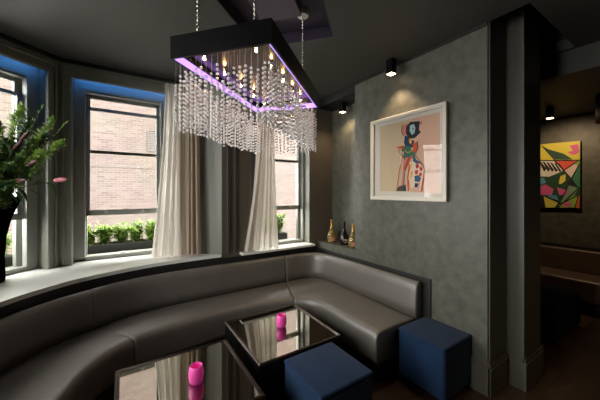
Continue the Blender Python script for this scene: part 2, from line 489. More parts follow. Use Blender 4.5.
def sash_window(name, P, ang, u0, u1, casing=True, depth=0.10, zb=0.85, cw=0.11, lining=0.095, face_w=None):
    """double-hung window: casing mouldings on the wall face, box frame, raised lower sash, fixed upper sash"""
    T = wall_T(P, ang)
    loc = T @ Vector(((u0 + u1) / 2, 0, zb))
    root = thing(name, 'x', 'window')
    del root['label']; del root['category']; root['kind'] = 'structure'
    ZT = 2.75
    if casing:
        b = MB(); q = 0
        steps = [(0.0, 0.034, -0.014), (0.034, 0.014, -0.042), (0.048, 0.040, -0.024), (0.088, 0.022, -0.038)]
        for off, ww, dp in steps:
            ring(b, u0 - cw + off, u1 + cw - off, 0.852, ZT + 0.145 - off * 1.32, ww, dp, -0.0005, T, bottom=False, wt=ww * 1.32)
        b.build('casing', M['paint'], root, bevel=0.003)
    b = MB()
    ring(b, u0 + .001, u1 - .001, zb + 0.002, ZT - .001, lining, depth, depth + 0.05, T, bottom=False)       # box lining
    b.box(u0 + .001, u1 - .001, depth, depth + .20, zb + .002, zb + 0.03, 0, T)
    b.box(u0 + lining - .03, u1 - lining + .03, depth - .012, depth + .001, zb + .03, zb + 0.045, 0, T)
    if casing: b.box(u0 + .001, u1 - .001, depth, depth + .05, ZT - .0012, 2.799, 0, T)
    i0, i1 = u0 + lining, u1 - lining
    for s_ in (i0 - .018, i1):                                                                     # staff beads
        b.box(s_, s_ + .018, depth - .012, depth, zb + .03, ZT - .06, 0, T)
    b.box(i0 - .018, i1 + .018, depth - .012, depth, ZT - .075, ZT - .055, 0, T)
    ring(b, u0 + .001, u1 - .001, zb + .03, ZT - .001, lining + 0.004, depth + 0.13, depth + 0.18, T, bottom=False)   # outer stop
    b.build('frame', M['sash'], root, bevel=0.003)
    zi = ZT - .095
    # upper sash (outside)
    ua = MB(); d0 = depth + 0.092; d1 = depth + 0.128
    st = 0.036
    ua.box(i0, i0 + st, d0, d1, 2.02, zi, 0, T); ua.box(i1 - st, i1, d0, d1, 2.02, zi, 0, T)
    ua.box(i0, i1, d0, d1, zi - .03, zi, 0, T); ua.box(i0, i1, d0, d1, 2.02, 2.055, 0, T)
    us = ua.build('upper_sash', M['sash'], root, bevel=0.003)
    pb = MB(); pb.box(i0 + st, i1 - st, d0 + .016, d0 + .019, 2.05, zi - .03, 0, T); pb.build('pane', M['pane'], us)
    la = MB(); d0 = depth + 0.052; d1 = depth + 0.088
    la.box(i0, i0 + st, d0, d1, 1.33, 2.52, 0, T); la.box(i1 - st, i1, d0, d1, 1.33, 2.52, 0, T)
    la.box(i0, i1, d0, d1, 2.487, 2.52, 0, T); la.box(i0, i1, d0, d1, 1.33, 1.39, 0, T)
    ls = la.build('lower_sash', M['sash'], root, bevel=0.003)
    pb = MB(); pb.box(i0 + st, i1 - st, d0 + .016, d0 + .019, 1.388, 2.49, 0, T); pb.build('pane', M['pane'], ls)
    for t in (0.25, 0.75):
        hb = MB(); uc = i0 + (i1 - i0) * t
        hb.box(uc - .02, uc + .02, d0 - .006, d0, 1.352, 1.368, 0, T); hb.box(uc - .008, uc + .008, d0 - .02, d0 - .004, 1.364, 1.385, 0, T)
        hb.build('sash_lift', M['latch'], ls, bevel=0.002)
    kb = MB(); uc = (i0 + i1) / 2 - .02
    kb.box(uc - .07, uc + .07, depth + .02, depth + .05, zb + .03, zb + .042, 0, T); kb.box(uc - .025, uc + .03, depth + .022, depth + .045, zb + .042, zb + .06, 0, T)
    kb.build('sash_catch', M['latch'], root, bevel=0.004)
    # stone ledge outside
    ob = MB(); ob.box(u0 - .05, u1 + .05, TH - .04, TH + .36, 0.60, 0.715, 0, T); ob.box(u0, u1, depth + .2, TH - .04, 0.70, 0.80, 0, T)
    ob.build('outer_ledge', M['stone'], root)
    c = T @ Vector(((u0 + u1) / 2, TH + 0.02, 1.77))
    portal(c, ang, u1 - u0 - .04, 2.0)
    return root, T

def led_strip(T, u0, u1, depth, label):
    b = MB(); b.box(u0 + .02, u1 - .02, .003, .012, 2.784, 2.798, 0, T)
    return tag(b.build('led_strip', M['blue_led']), label, 'LED light', 'blue LED strips over the windows')

L1 = 1.13
bay_wall('wall_bay_left', J0, A0, L1, (.11, 1.02), M['paint'])
bay_wall('wall_bay_side', J1, A1, L1, (.11, 1.02), M['paint'])
bay_wall('wall_bay_front', JA, 0.0, JB.x - JA.x, (.11, 1.02), M['paint'])
sash_window('window_1', J0, A0, .11, 1.02)
_, T1w = sash_window('window_2', J1, A1, .11, 1.02)
_, T2w = sash_window('window_3', JA, 0.0, .11, 1.02)
b = MB(); XL = J0.x - .005; WY0, WY1 = .70, 1.55
b.box(XL - TH, XL, -3.2, WY0, 0, CZ); b.box(XL - TH, XL, WY1, J0.y + .05, 0, CZ)
b.box(XL - TH, XL, WY0, WY1, 0, .70); b.box(XL - TH, XL, WY0, WY1, 2.80, CZ)
struct(b.build('wall_left', M['paint']))
sash_window('window_added', Vector((XL, 0)), math.radians(90), WY0, WY1)  # unseen window, added to bring more daylight onto the seat and room
led_strip(wall_T(J0, A0), .11, 1.02, .10, 'blue LED strip over the window hidden beyond the vase')
led_strip(T1w, .11, 1.02, .10, 'blue LED strip over the window behind the flower vase')
led_strip(T2w, .11, 1.02, .10, 'blue LED strip over the window with the row of planted shrubs')
ac = math.atan2(JC.y - JB.y, JC.x - JB.x)
bay_wall('wall_bay_right', JB, ac, (JC - JB).length, None, M['paint_shaded'])
# outer corner fillers behind the bay joints
b = MB()
for P, a0_, a1_ in ((J1, A0, A1), (JA, A1, 0.0), (JB, 0.0, ac)):
    n0 = Vector((-math.sin(a0_), math.cos(a0_))) * TH; n1 = Vector((-math.sin(a1_), math.cos(a1_))) * TH
    b.prism([(P.x, P.y), (P.x + n1.x, P.y + n1.y), (P.x + n0.x, P.y + n0.y)], 0, CZ)
struct(b.build('wall_bay_corner', M['own_brick']))
# back wall with third window (deep reveal)
W3 = (1.44, 2.275)
b = MB()
b.box(1.0, W3[0], YB, YB + TH, 0, CZ); b.box(W3[1], 3.0, YB, YB + TH, 0, CZ)
b.box(W3[0], W3[1], YB, YB + TH, 0, .70); b.box(W3[0], W3[1], YB, YB + TH, 2.75, CZ)
struct(b.build('wall_back_bay', M['warm_lit_grey']))
sash_window('window_4', Vector((0, YB)), 0.0, W3[0], W3[1], casing=False, depth=0.13, lining=0.035)
b = MB()   # white reveal linings and flat panels on the wall
b.box(W3[1] - .006, W3[1] - .0005, YB - .002, YB + .128, 0.852, 2.74); b.box(W3[0] + .0005, W3[0] + .006, YB - .002, YB + .128, .852, 2.74)
struct(b.build('trim_6', M['paint']))
b = MB()
for x0, x1 in ((1.06, 1.10), (1.15, 1.19), (1.36, 1.43)):
    b.box(x0, x1, YB - .018, YB - .0005, .852, 2.86)
struct(b.build('trim_7', M['dark_paint'], bevel=.006))
# black cornice along the bay
b = MB()
def cornice(P, ang, L_):
    T = wall_T(P, ang); b.box(-.01, L_ + .01, -.055, -.0005, 2.897, CZ - .001, 0, T)
cornice(J0, A0, L1); cornice(J1, A1, L1); cornice(JA, 0, JB.x - JA.x); cornice(JB, ac, (JC - JB).length)
b.box(1.0, 2.70, YB - .055, YB - .0005, 2.897, CZ - .001)
struct(b.build('trim_8', M['gap']))
b = MB(); b.box(XW - .012, XW - .0005, 1.006, 2.462, 2.895, CZ - .001); struct(b.build('trim_9', M['black']))

# counter along the bay
front = catmull([(-1.02, 1.62), (-0.98, 2.0), (-0.86, 2.38), (-.68, 2.66), (-.52, 2.84), (-.30, 3.01), (-.01, 3.13), (.25, 3.20), (.54, 3.235), (.80, 3.24), (.995, 3.24)], 5)
def off(P, ang, u, v): 
    p = wall_T(P, ang) @ Vector((u, v, 0)); return Vector((p.x, p.y))
rear = [off(JB, ac, .50, -.001)]
rear = [Vector((.995, 3.245)), Vector((JB.x - .11 + .0, JB.y - .002)), off(JA, 0, 1.02, -.001), off(JA, 0, 1.019, .099), off(JA, 0, .111, .099), off(JA, 0, .111, -.001),
        off(JA, 0, .002, -.004), off(J1, A1, 1.02, -.001), off(J1, A1, 1.019, .099), off(J1, A1, .111, .099), off(J1, A1, .111, -.001),
        off(J1, A1, .002, -.004), off(J0, A0, 1.02, -.001), off(J0, A0, 1.019, .099), off(J0, A0, .111, .099), off(J0, A0, .111, -.001), off(J0, A0, .01, -.001)]
poly = [(p.x, p.y) for p in front] + [(p.x, p.y) for p in rear]
b = MB(); b.prism(poly, .815, .85); tag(b.build('bay_counter', M['stone'], bevel=.004), 'white stone counter curving under the bay windows behind the sofa', 'counter')
b = MB()
for i in range(len(front) - 1):
    p, q = front[i], front[i + 1]; d = (q - p).normalized(); n_ = Vector((-d.y, d.x))
    p0, q0 = p + n_ * .004, q + n_ * .004; p1, q1 = p + n_ * .03, q + n_ * .03
    b.prism([(t.x, t.y) for t in (p0, q0, q1, p1)], 0, .8145)
struct(b.build('trim_13', M['board']))
# window board of the back window
b = MB(); b.box(1.22, 2.30, YB - .11, YB - .0005, .822, .85); b.box(W3[0] + .001, W3[1] - .001, YB - .0005, YB + .129, .822, .85)
tag(b.build('window_board', M['stone'], bevel=.005), 'pale window board under the back window behind the sheer curtain', 'window sill')
# dark board behind the wall run of the sofa
b = MB(); b.box(2.390, XW - .0005, 1.47, YB - .001, 0, .785); b.box(1.0, 2.390, YB - .026, YB - .0005, 0, .80)
struct(b.build('trim_10', M['board'], bevel=.003))

# ------------------------------------------------------------------ sofa
KF = [((-1.00, 1.5), (-.42, 1.42)), ((-.93, 1.95), (-.36, 1.72)), ((-.82, 2.31), (-.29, 2.0)), ((-.66, 2.59), (-.20, 2.25)), ((-.45, 2.81), (-.07, 2.43)),
      ((-.216, 2.95), (.09, 2.54)), ((-.011, 3.055), (.25, 2.59)), ((.245, 3.115), (.42, 2.62)), ((.55, 3.135), (.64, 2.645)), ((.85, 3.14), (.88, 2.66)),
      ((1.3, 3.14), (1.2, 2.63)), ((1.60, 3.135), (1.42, 2.58)), ((1.79, 3.13), (1.57, 2.53)), ((2.03, 3.12), (1.66, 2.46)), ((2.19, 3.07), (1.71, 2.39)),
      ((2.285, 2.94), (1.735, 2.31)), ((2.318, 2.72), (1.745, 2.2)), ((2.325, 2.3), (1.747, 2.0)), ((2.325, 1.545), (1.747, 1.545))]
NS = 6
K = catmull([k for k, f_ in KF], NS); Fc = catmull([f_ for k, f_ in KF], NS)
def normals(P):
    out = []
    for i in range(len(P)):
        d = (P[min(i + 1, len(P) - 1)] - P[max(i - 1, 0)]).normalized(); out.append(Vector((-d.y, d.x)))
    return out
NK = normals(K)
BP = [(-.052, .40), (-.046, .52), (-.038, .66), (-.030, .715), (-.016, .742), (.004, .754), (.024, .752), (.044, .738), (.054, .71), (.057, .60), (.057, .40)]
def section(i0, i1, label):
    mid = (K[(i0 + i1) // 2] + Fc[(i0 + i1) // 2]) / 2
    root = thing('banquette_section', label, 'sofa', (mid.x, mid.y, 0))
    def shrink(pr, f):
        cx = sum(p[0] for p in pr) / len(pr); cz = sum(p[1] for p in pr) / len(pr)
        return [(cx + (p[0] - cx) * f[0], cz + (p[1] - cz) * f[1]) for p in pr]
    def station(t):
        i = int(t); fr = t - i
        if i >= len(K) - 1: i = len(K) - 2; fr = 1.0
        return K[i].lerp(K[i + 1], fr), NK[i].lerp(NK[i + 1], fr).normalized(), Fc[i].lerp(Fc[i + 1], fr)
    ts = [i0 + .02, i0 + .06, i0 + .2] + list(range(i0 + 1, i1)) + [i1 - .2, i1 - .06, i1 - .02]
    fsB = [(.66, .93), (.9, .975), (1, 1)] + [(1, 1)] * (i1 - i0 - 1) + [(1, 1), (.9, .975), (.66, .93)]
    rings = []
    for t, f in zip(ts, fsB):
        k, n_, _ = station(t); pr = shrink(BP, f)
        rings.append([Vector((k.x + n_.x * s_, k.y + n_.y * s_, z)) for s_, z in pr])
    b = MB((mid.x, mid.y, 0)); b.loft(rings); o = b.build('backrest', M['leather'], root, smooth=True); o.location = (0, 0, 0)
    rings = []
    fsS = [.975, .992, 1] + [1] * (i1 - i0 - 1) + [1, .992, .975]
    for t, f in zip(ts, fsS):
        k, n_, fp = station(t); d = (k - fp); ln = d.length; d.normalize(); kb = k - n_ * .0
        L_ = ln - .06
        pr = [(0.012, .165), (0.002, .20), (0, .36), (.004, .392), (.016, .416), (.036, .43), (.07, .437), (L_ * .5, .443), (L_ - .05, .437), (L_, .43), (L_, .165)]
        g = (1 - f)
        rings.append([Vector((fp.x + d.x * (s_ + g * .5 * (1 if s_ < .1 else 0)), fp.y + d.y * (s_ + g * .5 * (1 if s_ < .1 else 0)), z - g * (.6 if z > .3 else 0))) for s_, z in pr])
    b = MB((mid.x, mid.y, 0)); b.loft(rings); o = b.build('seat', M['leather'], root, smooth=True); o.location = (0, 0, 0)
    rings = []
    for t in ts[1:-1]:
        k, n_, fp = station(t); d = (k - fp); ln = d.length; d.normalize()
        rings.append([Vector((fp.x + d.x * s_, fp.y + d.y * s_, z)) for s_, z in ((.07, 0), (.07, .165), (ln - .08, .165), (ln - .08, 0))])
    b = MB((mid.x, mid.y, 0)); b.loft(rings); o = b.build('plinth', M['black'], root); o.location = (0, 0, 0)
    return root
section(0, 5 * NS, 'dark leather curved sofa section at left in front of the flower vase')
section(5 * NS, 12 * NS, 'dark leather curved sofa section under the middle bay window, behind the tables')
section(12 * NS, 18 * NS, 'dark leather sofa section turning the corner and running along the plaster wall')

# ------------------------------------------------------------------ tables
def table(x0, x1, y0, y1, label):
    cx, cy = (x0 + x1) / 2, (y0 + y1) / 2; hx, hy = (x1 - x0) / 2, (y1 - y0) / 2
    t = thing('coffee_table', label, 'table', (cx, cy, 0), 0, 'mirror-topped low tables')
    b = MB(); b.box(-hx + .004, hx - .004, -hy + .004, hy - .004, .05, .405); b.build('body', M['table_black'], t, bevel=.004)
    b = MB(); b.box(-hx + .05, hx - .05, -hy + .05, hy - .05, 0, .05); b.build('plinth', M['black'], t)
    b = MB(); T = Matrix.Identity(4)
    W_ = .026
    o = [(-hx, -hy), (hx, -hy), (hx, hy), (-hx, hy)]; i = [(-hx + W_, -hy + W_), (hx - W_, -hy + W_), (hx - W_, hy - W_), (-hx + W_, hy - W_)]
    m_ = [(x * .985, y * .985) for x, y in o]
    for k in range(4):
        k2 = (k + 1) % 4
        vs = [(*o[k], .405), (*o[k2], .405), (*i[k2], .405), (*i[k], .405), (*o[k], .425), (*o[k2], .425), (*m_[k2], .43), (*m_[k], .43), (*i[k2], .424), (*i[k], .424)]
        b.add(vs, [(0, 1, 5, 4), (4, 5, 6, 7), (7, 6, 8, 9), (9, 8, 2, 3), (0, 3, 2, 1), (0, 4, 7, 9, 3), (1, 2, 8, 6, 5)])
    b.build('rim', M['rim'], t)
    b = MB(); b.box(-hx + W_, hx - W_, -hy + W_, hy - W_, .405, .423); b.build('mirror_top', M['mirror'], t)
    return t
table(-.035, .695, 1.43, 2.156, 'square black mirror-topped low table left of the blue ottoman, nearer the viewer')
table(.774, 1.504, 1.695, 2.438, 'square black mirror-topped low table behind the blue ottoman, beside the corner seat')

def candle(x, y, label):
    t = thing('candle_holder', label, 'candle holder', (x, y, .423), 0, 'pink candle holders on the tables')
    prof = [(.0, 0), (.030, 0), (.037, .012), (.041, .04), (.040, .065), (.034, .092), (.031, .094), (.029, .092), (.036, .064), (.037, .04), (.033, .016), (.0, .012)]
    prof = [(a_ * 1.1, z_ * 1.12) for a_, z_ in prof]
    b = MB(); b.lathe(prof, seg=28, cap=False); b.build('glass_cup', M['pink_glass_glow'], t, smooth=True)
    b = MB(); b.lathe([(0, .0125), (.030, .0125), (.0345, .03), (.0345, .045), (0, .046)], seg=20, cap=False); c = b.build('candle', M['pink_glass_glow'], t, smooth=True)
    b = MB(); b.tube([(0, 0, .046), (.001, 0, .056)], .001, 5); b.build('wick', M['black'], c)
    return t

# ------------------------------------------------------------------ ottomans
def ottoman(cx, cy, size, h, label, m, rz=0, group='navy ottomans', detail=True):
    t = thing('ottoman', label, 'ottoman', (cx, cy, 0), rz, group); s_ = size / 2
    b = MB(); b.box(-s_, s_, -s_, s_, .03, h - .03)
    b.build('body', m, t, bevel=.022, bseg=4)
    b = MB(); n = 12; vs = []; fs = []
    q = s_ + .002
    def zt(u, v): return h - .006 + .010 * (1 - u * u) * (1 - v * v)
    for j in range(n + 1):
        for i in range(n + 1):
            u, v = 2 * i / n - 1, 2 * j / n - 1
            vs.append((u * q, v * q, zt(u, v)))
    for j in range(n):
        for i in range(n):
            a = j * (n + 1) + i; fs.append((a, a + 1, a + n + 2, a + n + 1))
    bb = len(vs)
    per = [i for i in range(n + 1)] + [(n + 1) * j + n for j in range(1, n + 1)] + [(n + 1) * n + i for i in range(n - 1, -1, -1)] + [(n + 1) * j for j in range(n - 1, 0, -1)]
    vs += [(vs[p][0], vs[p][1], h - .032) for p in per]
    for k in range(len(per)):
        k2 = (k + 1) % len(per); fs.append((per[k], per[k2], bb + k2, bb + k))
    fs.append(tuple(bb + k for k in range(len(per))))
    b.add(vs, fs); b.build('cushion_top', m, t, bevel=.014, bseg=4)
    for sx in (-1, 1):
        for sy in (-1, 1):
            b = MB(); b.lathe([(.022, 0), (.025, .031)], (sx * (s_ - .06), sy * (s_ - .06), 0), 12); b.build('foot', M['black'], t)
    return t
ottoman(1.155, 1.445, .425, .44, 'blue velvet cube ottoman in front of the far mirror table', M['velvet'])
ottoman(2.194, 1.32, .405, .435, 'blue velvet cube ottoman against the plaster wall at the sofa end', M['velvet'])
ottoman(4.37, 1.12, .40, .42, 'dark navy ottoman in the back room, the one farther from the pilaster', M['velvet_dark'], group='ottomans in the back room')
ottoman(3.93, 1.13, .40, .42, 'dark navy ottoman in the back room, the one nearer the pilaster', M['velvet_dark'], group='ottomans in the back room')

# ------------------------------------------------------------------ chandelier
CH_A = math.radians(41.0)
CHC = (.769, 1.648)
Z0 = 2.27; HL, HW, FH = .505, .275, .112
ch = thing('chandelier', 'rectangular black chandelier with curtains of crystal beads hung over the tables', 'chandelier', (CHC[0], CHC[1], Z0), CH_A)
b = MB(); tt = .012
for (x0, x1, y0, y1) in ((-HL, HL, -HW, -HW + tt), (-HL, HL, HW - tt, HW), (-HL, -HL + tt, -HW + tt, HW - tt), (HL - tt, HL, -HW + tt, HW - tt)):
    b.box(x0, x1, y0, y1, 0, FH)
b.box(-HL + tt, HL - tt, -HW + tt, HW - tt, FH - .01, FH - .002)
b.build('frame', M['gloss_black'], ch)
b = MB(); b.box(-HL + tt, HL - tt, -HW + tt, HW - tt, .062, .072); b.build('mirror_plate', M['steel_plate'], ch)
for (x0, x1, y0, y1) in ((-HL + tt, HL - tt, -HW + tt, -HW + tt + .006), (-HL + tt, HL - tt, HW - tt - .006, HW - tt),
                         (HL - tt - .006, HL - tt, -HW + tt + .006, HW - tt - .006)):
    b = MB(); b.box(x0, x1, y0, y1, .001, .036); b.build('led_strip', M['lilac_led'], ch)
for ax in (-.40, -.2, 0, .2, .40):
    for la in (-.15, .15):
        b = MB(); b.lathe([(.010, .042), (.012, .062)], (ax, la, 0), 12); hb = b.build('bulb_holder', M['chrome'], ch)
        b = MB(); b.ico((ax, la, .032), .006, 2, sc=(1, 1, 1.4)); b.build('bulb', M['bulb'], hb, smooth=True)
# suspension chains + ceiling canopies (groove of the coffer)
TI = (Matrix.Translation((CHC[0], CHC[1], Z0)) @ Matrix.Rotation(CH_A, 4, 'Z')).inverted()
ztop = CZ + .10 - Z0
for ax in (-.44, .44):
    for la in (-.16, .16):
        b = MB(); z = FH
        k = 0
        while z < ztop - .04:
            b.ico((ax, la, z + .007),   .0085, 1, sc=(1, 1, 1.15)); z += .024; k += 1
        b.tube([(ax, la, FH - .002), (ax, la, ztop - .03)], .0012, 5)
        b.build('suspension_chain', M['chrome'], ch, smooth=True)
        b = MB(); b.lathe([(.006, -.05), (.010, -.040), (.044, -.036), (.048, -.001)], (ax, la, ztop), 24)
        b.build('ceiling_canopy', M['canopy'], ch, smooth=False)
# crystal strands
BR = .0080
DROP = Z0 - 1.905
def strand(mb, x, y, rnd):
    start = rnd.choice((.05, .07, .07, .09, .10, .12, .13)) + rnd.random() * .02
    bot = DROP + rnd.uniform(-.012, .004)
    mb.tube([(x, y, .0), (x, y, -bot)], .0003, 3)
    z = start; gap = .0225
    while z < bot:
        mb.ico((x, y, -z), BR, 1)
        z += gap if rnd.random() < .9 else gap * 2
rnd = random.Random(3)
pos = []
for ins, sp in ((.018, .030), (.055, .036)):
    hx, hy = HL - ins, HW - ins
    nx = int(2 * hx / sp); ny = int(2 * hy / sp)
    for i in range(nx + 1):
        x = -hx + 2 * hx * i / nx
        pos += [(x, -hy), (x, hy)]
    for j in range(1, ny):
        y = -hy + 2 * hy * j / ny
        pos += [(-hx, y), (hx, y)]
Tc = TI.inverted()
def cam_dist(p):
    q = Tc @ Vector((p[0], p[1], 0)); return q.x ** 2 + q.y ** 2
pos.sort(key=cam_dist)
# the hundred nearest strands one by one, the others as one curtain
for p in pos[:100]:
    b = MB((p[0], p[1], .0)); strand(b, p[0], p[1], rnd)
    b.build('crystal_strand', [M['crystal']], ch, recalc=False)
b = MB()
for p in pos[100:]: strand(b, p[0], p[1], rnd)
o = b.build('crystal_curtain', M['crystal'], ch, recalc=False); o['kind'] = 'stuff'

# ------------------------------------------------------------------ downlights
def downlight(x, y, zc, h, label, square=True, watts=12, s_=.036, cone=75, tilt=0):
    t = thing('downlight', label, 'ceiling light', (x, y, zc), 0, 'black surface downlights')
    b = MB(); b.box(-s_, s_, -s_, s_, -h, -.0005) if square else b.lathe([(s_, -h), (s_, -.0005)], seg=24)
    b.build('housing', M['gloss_black'], t, bevel=.002)
    b = MB()
    if square: b.box(-s_ + .005, s_ - .005, -s_ + .005, s_ - .005, -h - .004, -h)
    else: b.lathe([(s_ - .005, -h - .004), (s_ - .005, -h)], seg=24)
    b.build('lens', M['lens'], t)
    d = bpy.data.lights.new('downlight_lamp', 'SPOT'); d.energy = watts; d.color = (1.0, .70, .42)
    d.spot_size = math.radians(cone); d.spot_blend = .7; d.shadow_soft_size = .02
    o = bpy.data.objects.new('downlight_lamp', d); COL.objects.link(o); o.parent = t; o.location = (0, 0, -h - .012); o.rotation_euler = (0, -math.radians(tilt), 0)
    return t
downlight(2.27, 1.815, CZ, .145, 'black square downlight with glowing lens above the framed figure picture', watts=26, cone=100)
downlight(2.55, 2.85, 2.81, .125, 'small black downlight in the alcove above the bottles', watts=14, cone=140)
downlight(4.74, 1.246, 2.70, .14, 'black downlight over the colourful painting in the back room', watts=34, cone=120, tilt=42)
downlight(2.75, -.75, CZ, .14, 'added black downlight, out of view by the pilaster opening', watts=30, cone=115)  # unseen lamp added to brighten the pilaster side and floor

# ------------------------------------------------------------------ framed picture
def wy(px, X):                      # where a column of the picture lies along a wall X = const
    s_, c_ = math.sin(math.radians(33)), math.cos(math.radians(33)); u = (px - 300) / 275
    return X * (c_ - s_ * u) / (s_ + c_ * u)
def wp(px, py, X):
    s_, c_ = math.sin(math.radians(33)), math.cos(math.radians(33)); u = (px - 300) / 275
    t = X / (s_ + c_ * u); return (t * (c_ - s_ * u), 1.6 + (191 - py) / 275 * t)
pf = thing('framed_picture', 'white framed colourful figure drawing hung on the grey plaster wall', 'picture', (XW, 1.74, 1.94))
PY0, PY1, PZ0, PZ1 = 1.307, 2.174, 1.505, 2.380
b = MB((0, 0, 0)); TT = Matrix.Translation((0, 0, 0))
def picframe(b, y0, y1, z0, z1, wd, x_in, x_out):
    T = Matrix(((0, 1, 0, XW - 0), (-1, 0, 0, 0), (0, 0, 1, 0), (0, 0, 0, 1)))   # u=-y, v -> x
    ring(b, -y1, -y0, z0, z1, wd, x_out, x_in, T, True)
picframe(b, PY0, PY1, PZ0, PZ1, .018, -.001, -.045)
picframe(b, PY0 + .012, PY1 - .012, PZ0 + .012, PZ1 - .012, .026, -.001, -.037)
def child_build(b, name, m, root, **kw):
    o = b.build(name, m, root, **kw); o.location = Vector(o.location) - Vector(root.location); return o
child_build(b, 'frame', M['white_frame'], pf, bevel=.003)
b = MB(); b.box(XW - .012, XW - .002, PY0 + .03, PY1 - .03, PZ0 + .03, PZ1 - .03); child_build(b, 'mount', M['mat_board'], pf)
b = MB(); b.box(XW - .028, XW - .026, PY0 + .036, PY1 - .036, PZ0 + .036, PZ1 - .036); child_build(b, 'glass', M['picture_glass'], pf)
def flat(b, pts, X, mi, off_):
    q = [wp(x, y, X) for x, y in pts]
    tris = tessellate_polygon([[Vector((y, z, 0)) for y, z in q]])
    b.add([(X - off_, y, z) for y, z in q], [tuple(t) for t in tris], mi)
art_cols = [srgb(206, 184, 150), srgb(214, 172, 146), srgb(24, 26, 40), srgb(222, 130, 110), srgb(160, 190, 190), srgb(36, 50, 84), srgb(48, 110, 80), srgb(205, 84, 40),
            srgb(226, 206, 176), srgb(186, 48, 44), srgb(50, 84, 120), srgb(206, 128, 124), srgb(74, 62, 50), srgb(214, 160, 60)]
art_m = [mat('art_ink', c, .75) for c in art_cols]
b = MB(); X_ = XW - .012
flat(b, [(380, 126.5), (412, 118.8), (412, 192.2), (380, 191)], X_, 0, .0005)
flat(b, [(412, 118.8), (440, 112), (440, 193.2), (412, 192.2)], X_, 1, .0005)
shapes = [
    ([(403, 125), (408, 123), (409, 128), (408, 134.5), (403.5, 135), (402, 131)], 3),
    ([(406, 127), (410, 122), (420, 121), (419, 130), (421, 132), (415, 138), (409, 139), (406, 134)], 2),
    ([(410, 125.5), (414, 124), (415.5, 128), (414.5, 133), (412, 135), (409.8, 131)], 4),
    ([(412.5, 128.5), (414, 128.2), (414, 129.4), (412.6, 129.6)], 2), ([(412.3, 132.2), (413.8, 132), (413.2, 133.2)], 9),
    ([(420, 122.5), (422.5, 121.5), (421, 125)], 9),
    ([(405, 135), (410, 138), (414.5, 141), (413, 147), (407, 150), (404, 143)], 5),
    ([(409.5, 138), (412.5, 140), (411, 144.5), (409, 142)], 13),
    ([(413, 144), (417.5, 141), (418, 148), (415.5, 154), (413, 151)], 7),
    ([(403, 146), (409, 146), (415, 153), (416, 160), (411, 157), (405, 160), (402.5, 154)], 6),
    ([(397, 147), (404, 145.5), (404, 148), (398, 149)], 7),
    ([(401, 150), (404, 152), (402, 166), (399.5, 165)], 8), ([(404, 159), (408, 157), (404.5, 170), (403, 190), (400.5, 190)], 11),
    ([(408, 158), (413, 155), (409, 164), (405, 172), (404, 168)], 7),
    ([(409.5, 163), (416, 160), (421, 163), (424.8, 169), (423.5, 178), (421, 191), (419.5, 191), (421, 180), (412, 188), (410, 191), (407.5, 191)], 8),
    ([(416, 159.5), (421.5, 162.5), (425.6, 168.5), (424, 179), (422, 191.5), (420.6, 191.5), (422.8, 178), (424.2, 169), (420.6, 164), (415.6, 161.2)], 7),
    ([(413, 156), (417, 160), (421, 163), (416.5, 164), (413, 161)], 10),
    ([(409, 164), (410.4, 164), (408.6, 178), (409.6, 191), (407.8, 191), (407.2, 178)], 7),
    ([(415.5, 165), (418.5, 163.5), (419.5, 167), (416.5, 169)], 9), ([(420, 166), (423, 168), (422, 171.5), (419.8, 170)], 9),
    ([(415, 170.5), (418.5, 170), (418, 174), (415.3, 174.5)], 9), ([(419.5, 172.5), (422.4, 173), (421.5, 176.5), (419, 176)], 9),
    ([(414.5, 176), (418, 175), (421.5, 178), (419.5, 182), (415, 181.5)], 10), ([(415, 183), (419, 183.5), (417.5, 187.5), (414.8, 187)], 5),
    ([(396, 191), (399, 186.5), (406, 184.5), (405.5, 191.2)], 12), ([(403.5, 186), (406, 186), (406.5, 191), (404, 191)], 5), ([(411, 172), (413.5, 170), (412.5, 176), (410.5, 180)], 13),
]
for n_, (pts, mi) in enumerate(shapes): flat(b, pts, X_, mi, .0009 + n_ * .00012)
def stroke(pts, wd, mi):
    for p, q in zip(pts[:-1], pts[1:]):
        p, q = Vector(p), Vector(q); d = (q - p).normalized(); n2 = Vector((-d.y, d.x)) * wd / 2
        flat(b, [tuple(p + n2), tuple(q + n2), tuple(q - n2), tuple(p - n2)], X_, mi, .0052)
stroke([(402.5, 125.5), (402, 132), (404, 136)], .7, 2); stroke([(414.6, 154), (421, 162), (425.4, 169), (424, 180), (422, 191)], .6, 12)
stroke([(404, 148), (398.5, 151), (403, 157), (399.5, 172), (397, 190)], .7, 7); stroke([(409, 158), (405, 172), (403.5, 189)], .6, 12)
stroke([(417.6, 141), (418.3, 148), (415.6, 154)], .6, 2); stroke([(403, 146), (402.3, 154), (405, 160)], .6, 2)
stroke([(412, 164), (408, 176), (411, 190)], .5, 9); stroke([(405, 150), (408, 153), (413, 150)], .6, 13); stroke([(404, 153), (410, 156)], .6, 10)
child_build(b, 'print', art_m, pf, recalc=False)

# ------------------------------------------------------------------ back-room painting
XP = 5.56
pt = thing('painting', 'bright geometric canvas painting with triangles on the back room wall', 'painting', (XP, 1.25, 1.85))
XF = XP - .045
y0_, z_ = wp(580.6, 141, XF); yb, zb_ = wp(580.4, 208.2, XF)
y1_, zt_ = wp(537, 145, XF)
ZTp, ZBp = z_, zb_
b = MB(); b.box(XF, XP - .0005, y0_, y1_, ZBp, ZTp); child_build(b, 'canvas', M['black'], pt)
pc = [srgb(214, 202, 70), srgb(36, 74, 52), srgb(222, 84, 58), srgb(226, 204, 190), srgb(60, 130, 92), srgb(128, 160, 130), srgb(214, 96, 150), srgb(28, 26, 26),
      srgb(225, 220, 210), srgb(90, 150, 180), srgb(150, 190, 70), srgb(220, 110, 60), srgb(226, 214, 90)]
pm = [mat('canvas_paint', c, .6) for c in pc]
b = MB()
def P5(x, y): return (530 + x * .225, 130 + y * .225)
def fl(pts, mi, o_): flat(b, [P5(*p) for p in pts], XF, mi, o_)
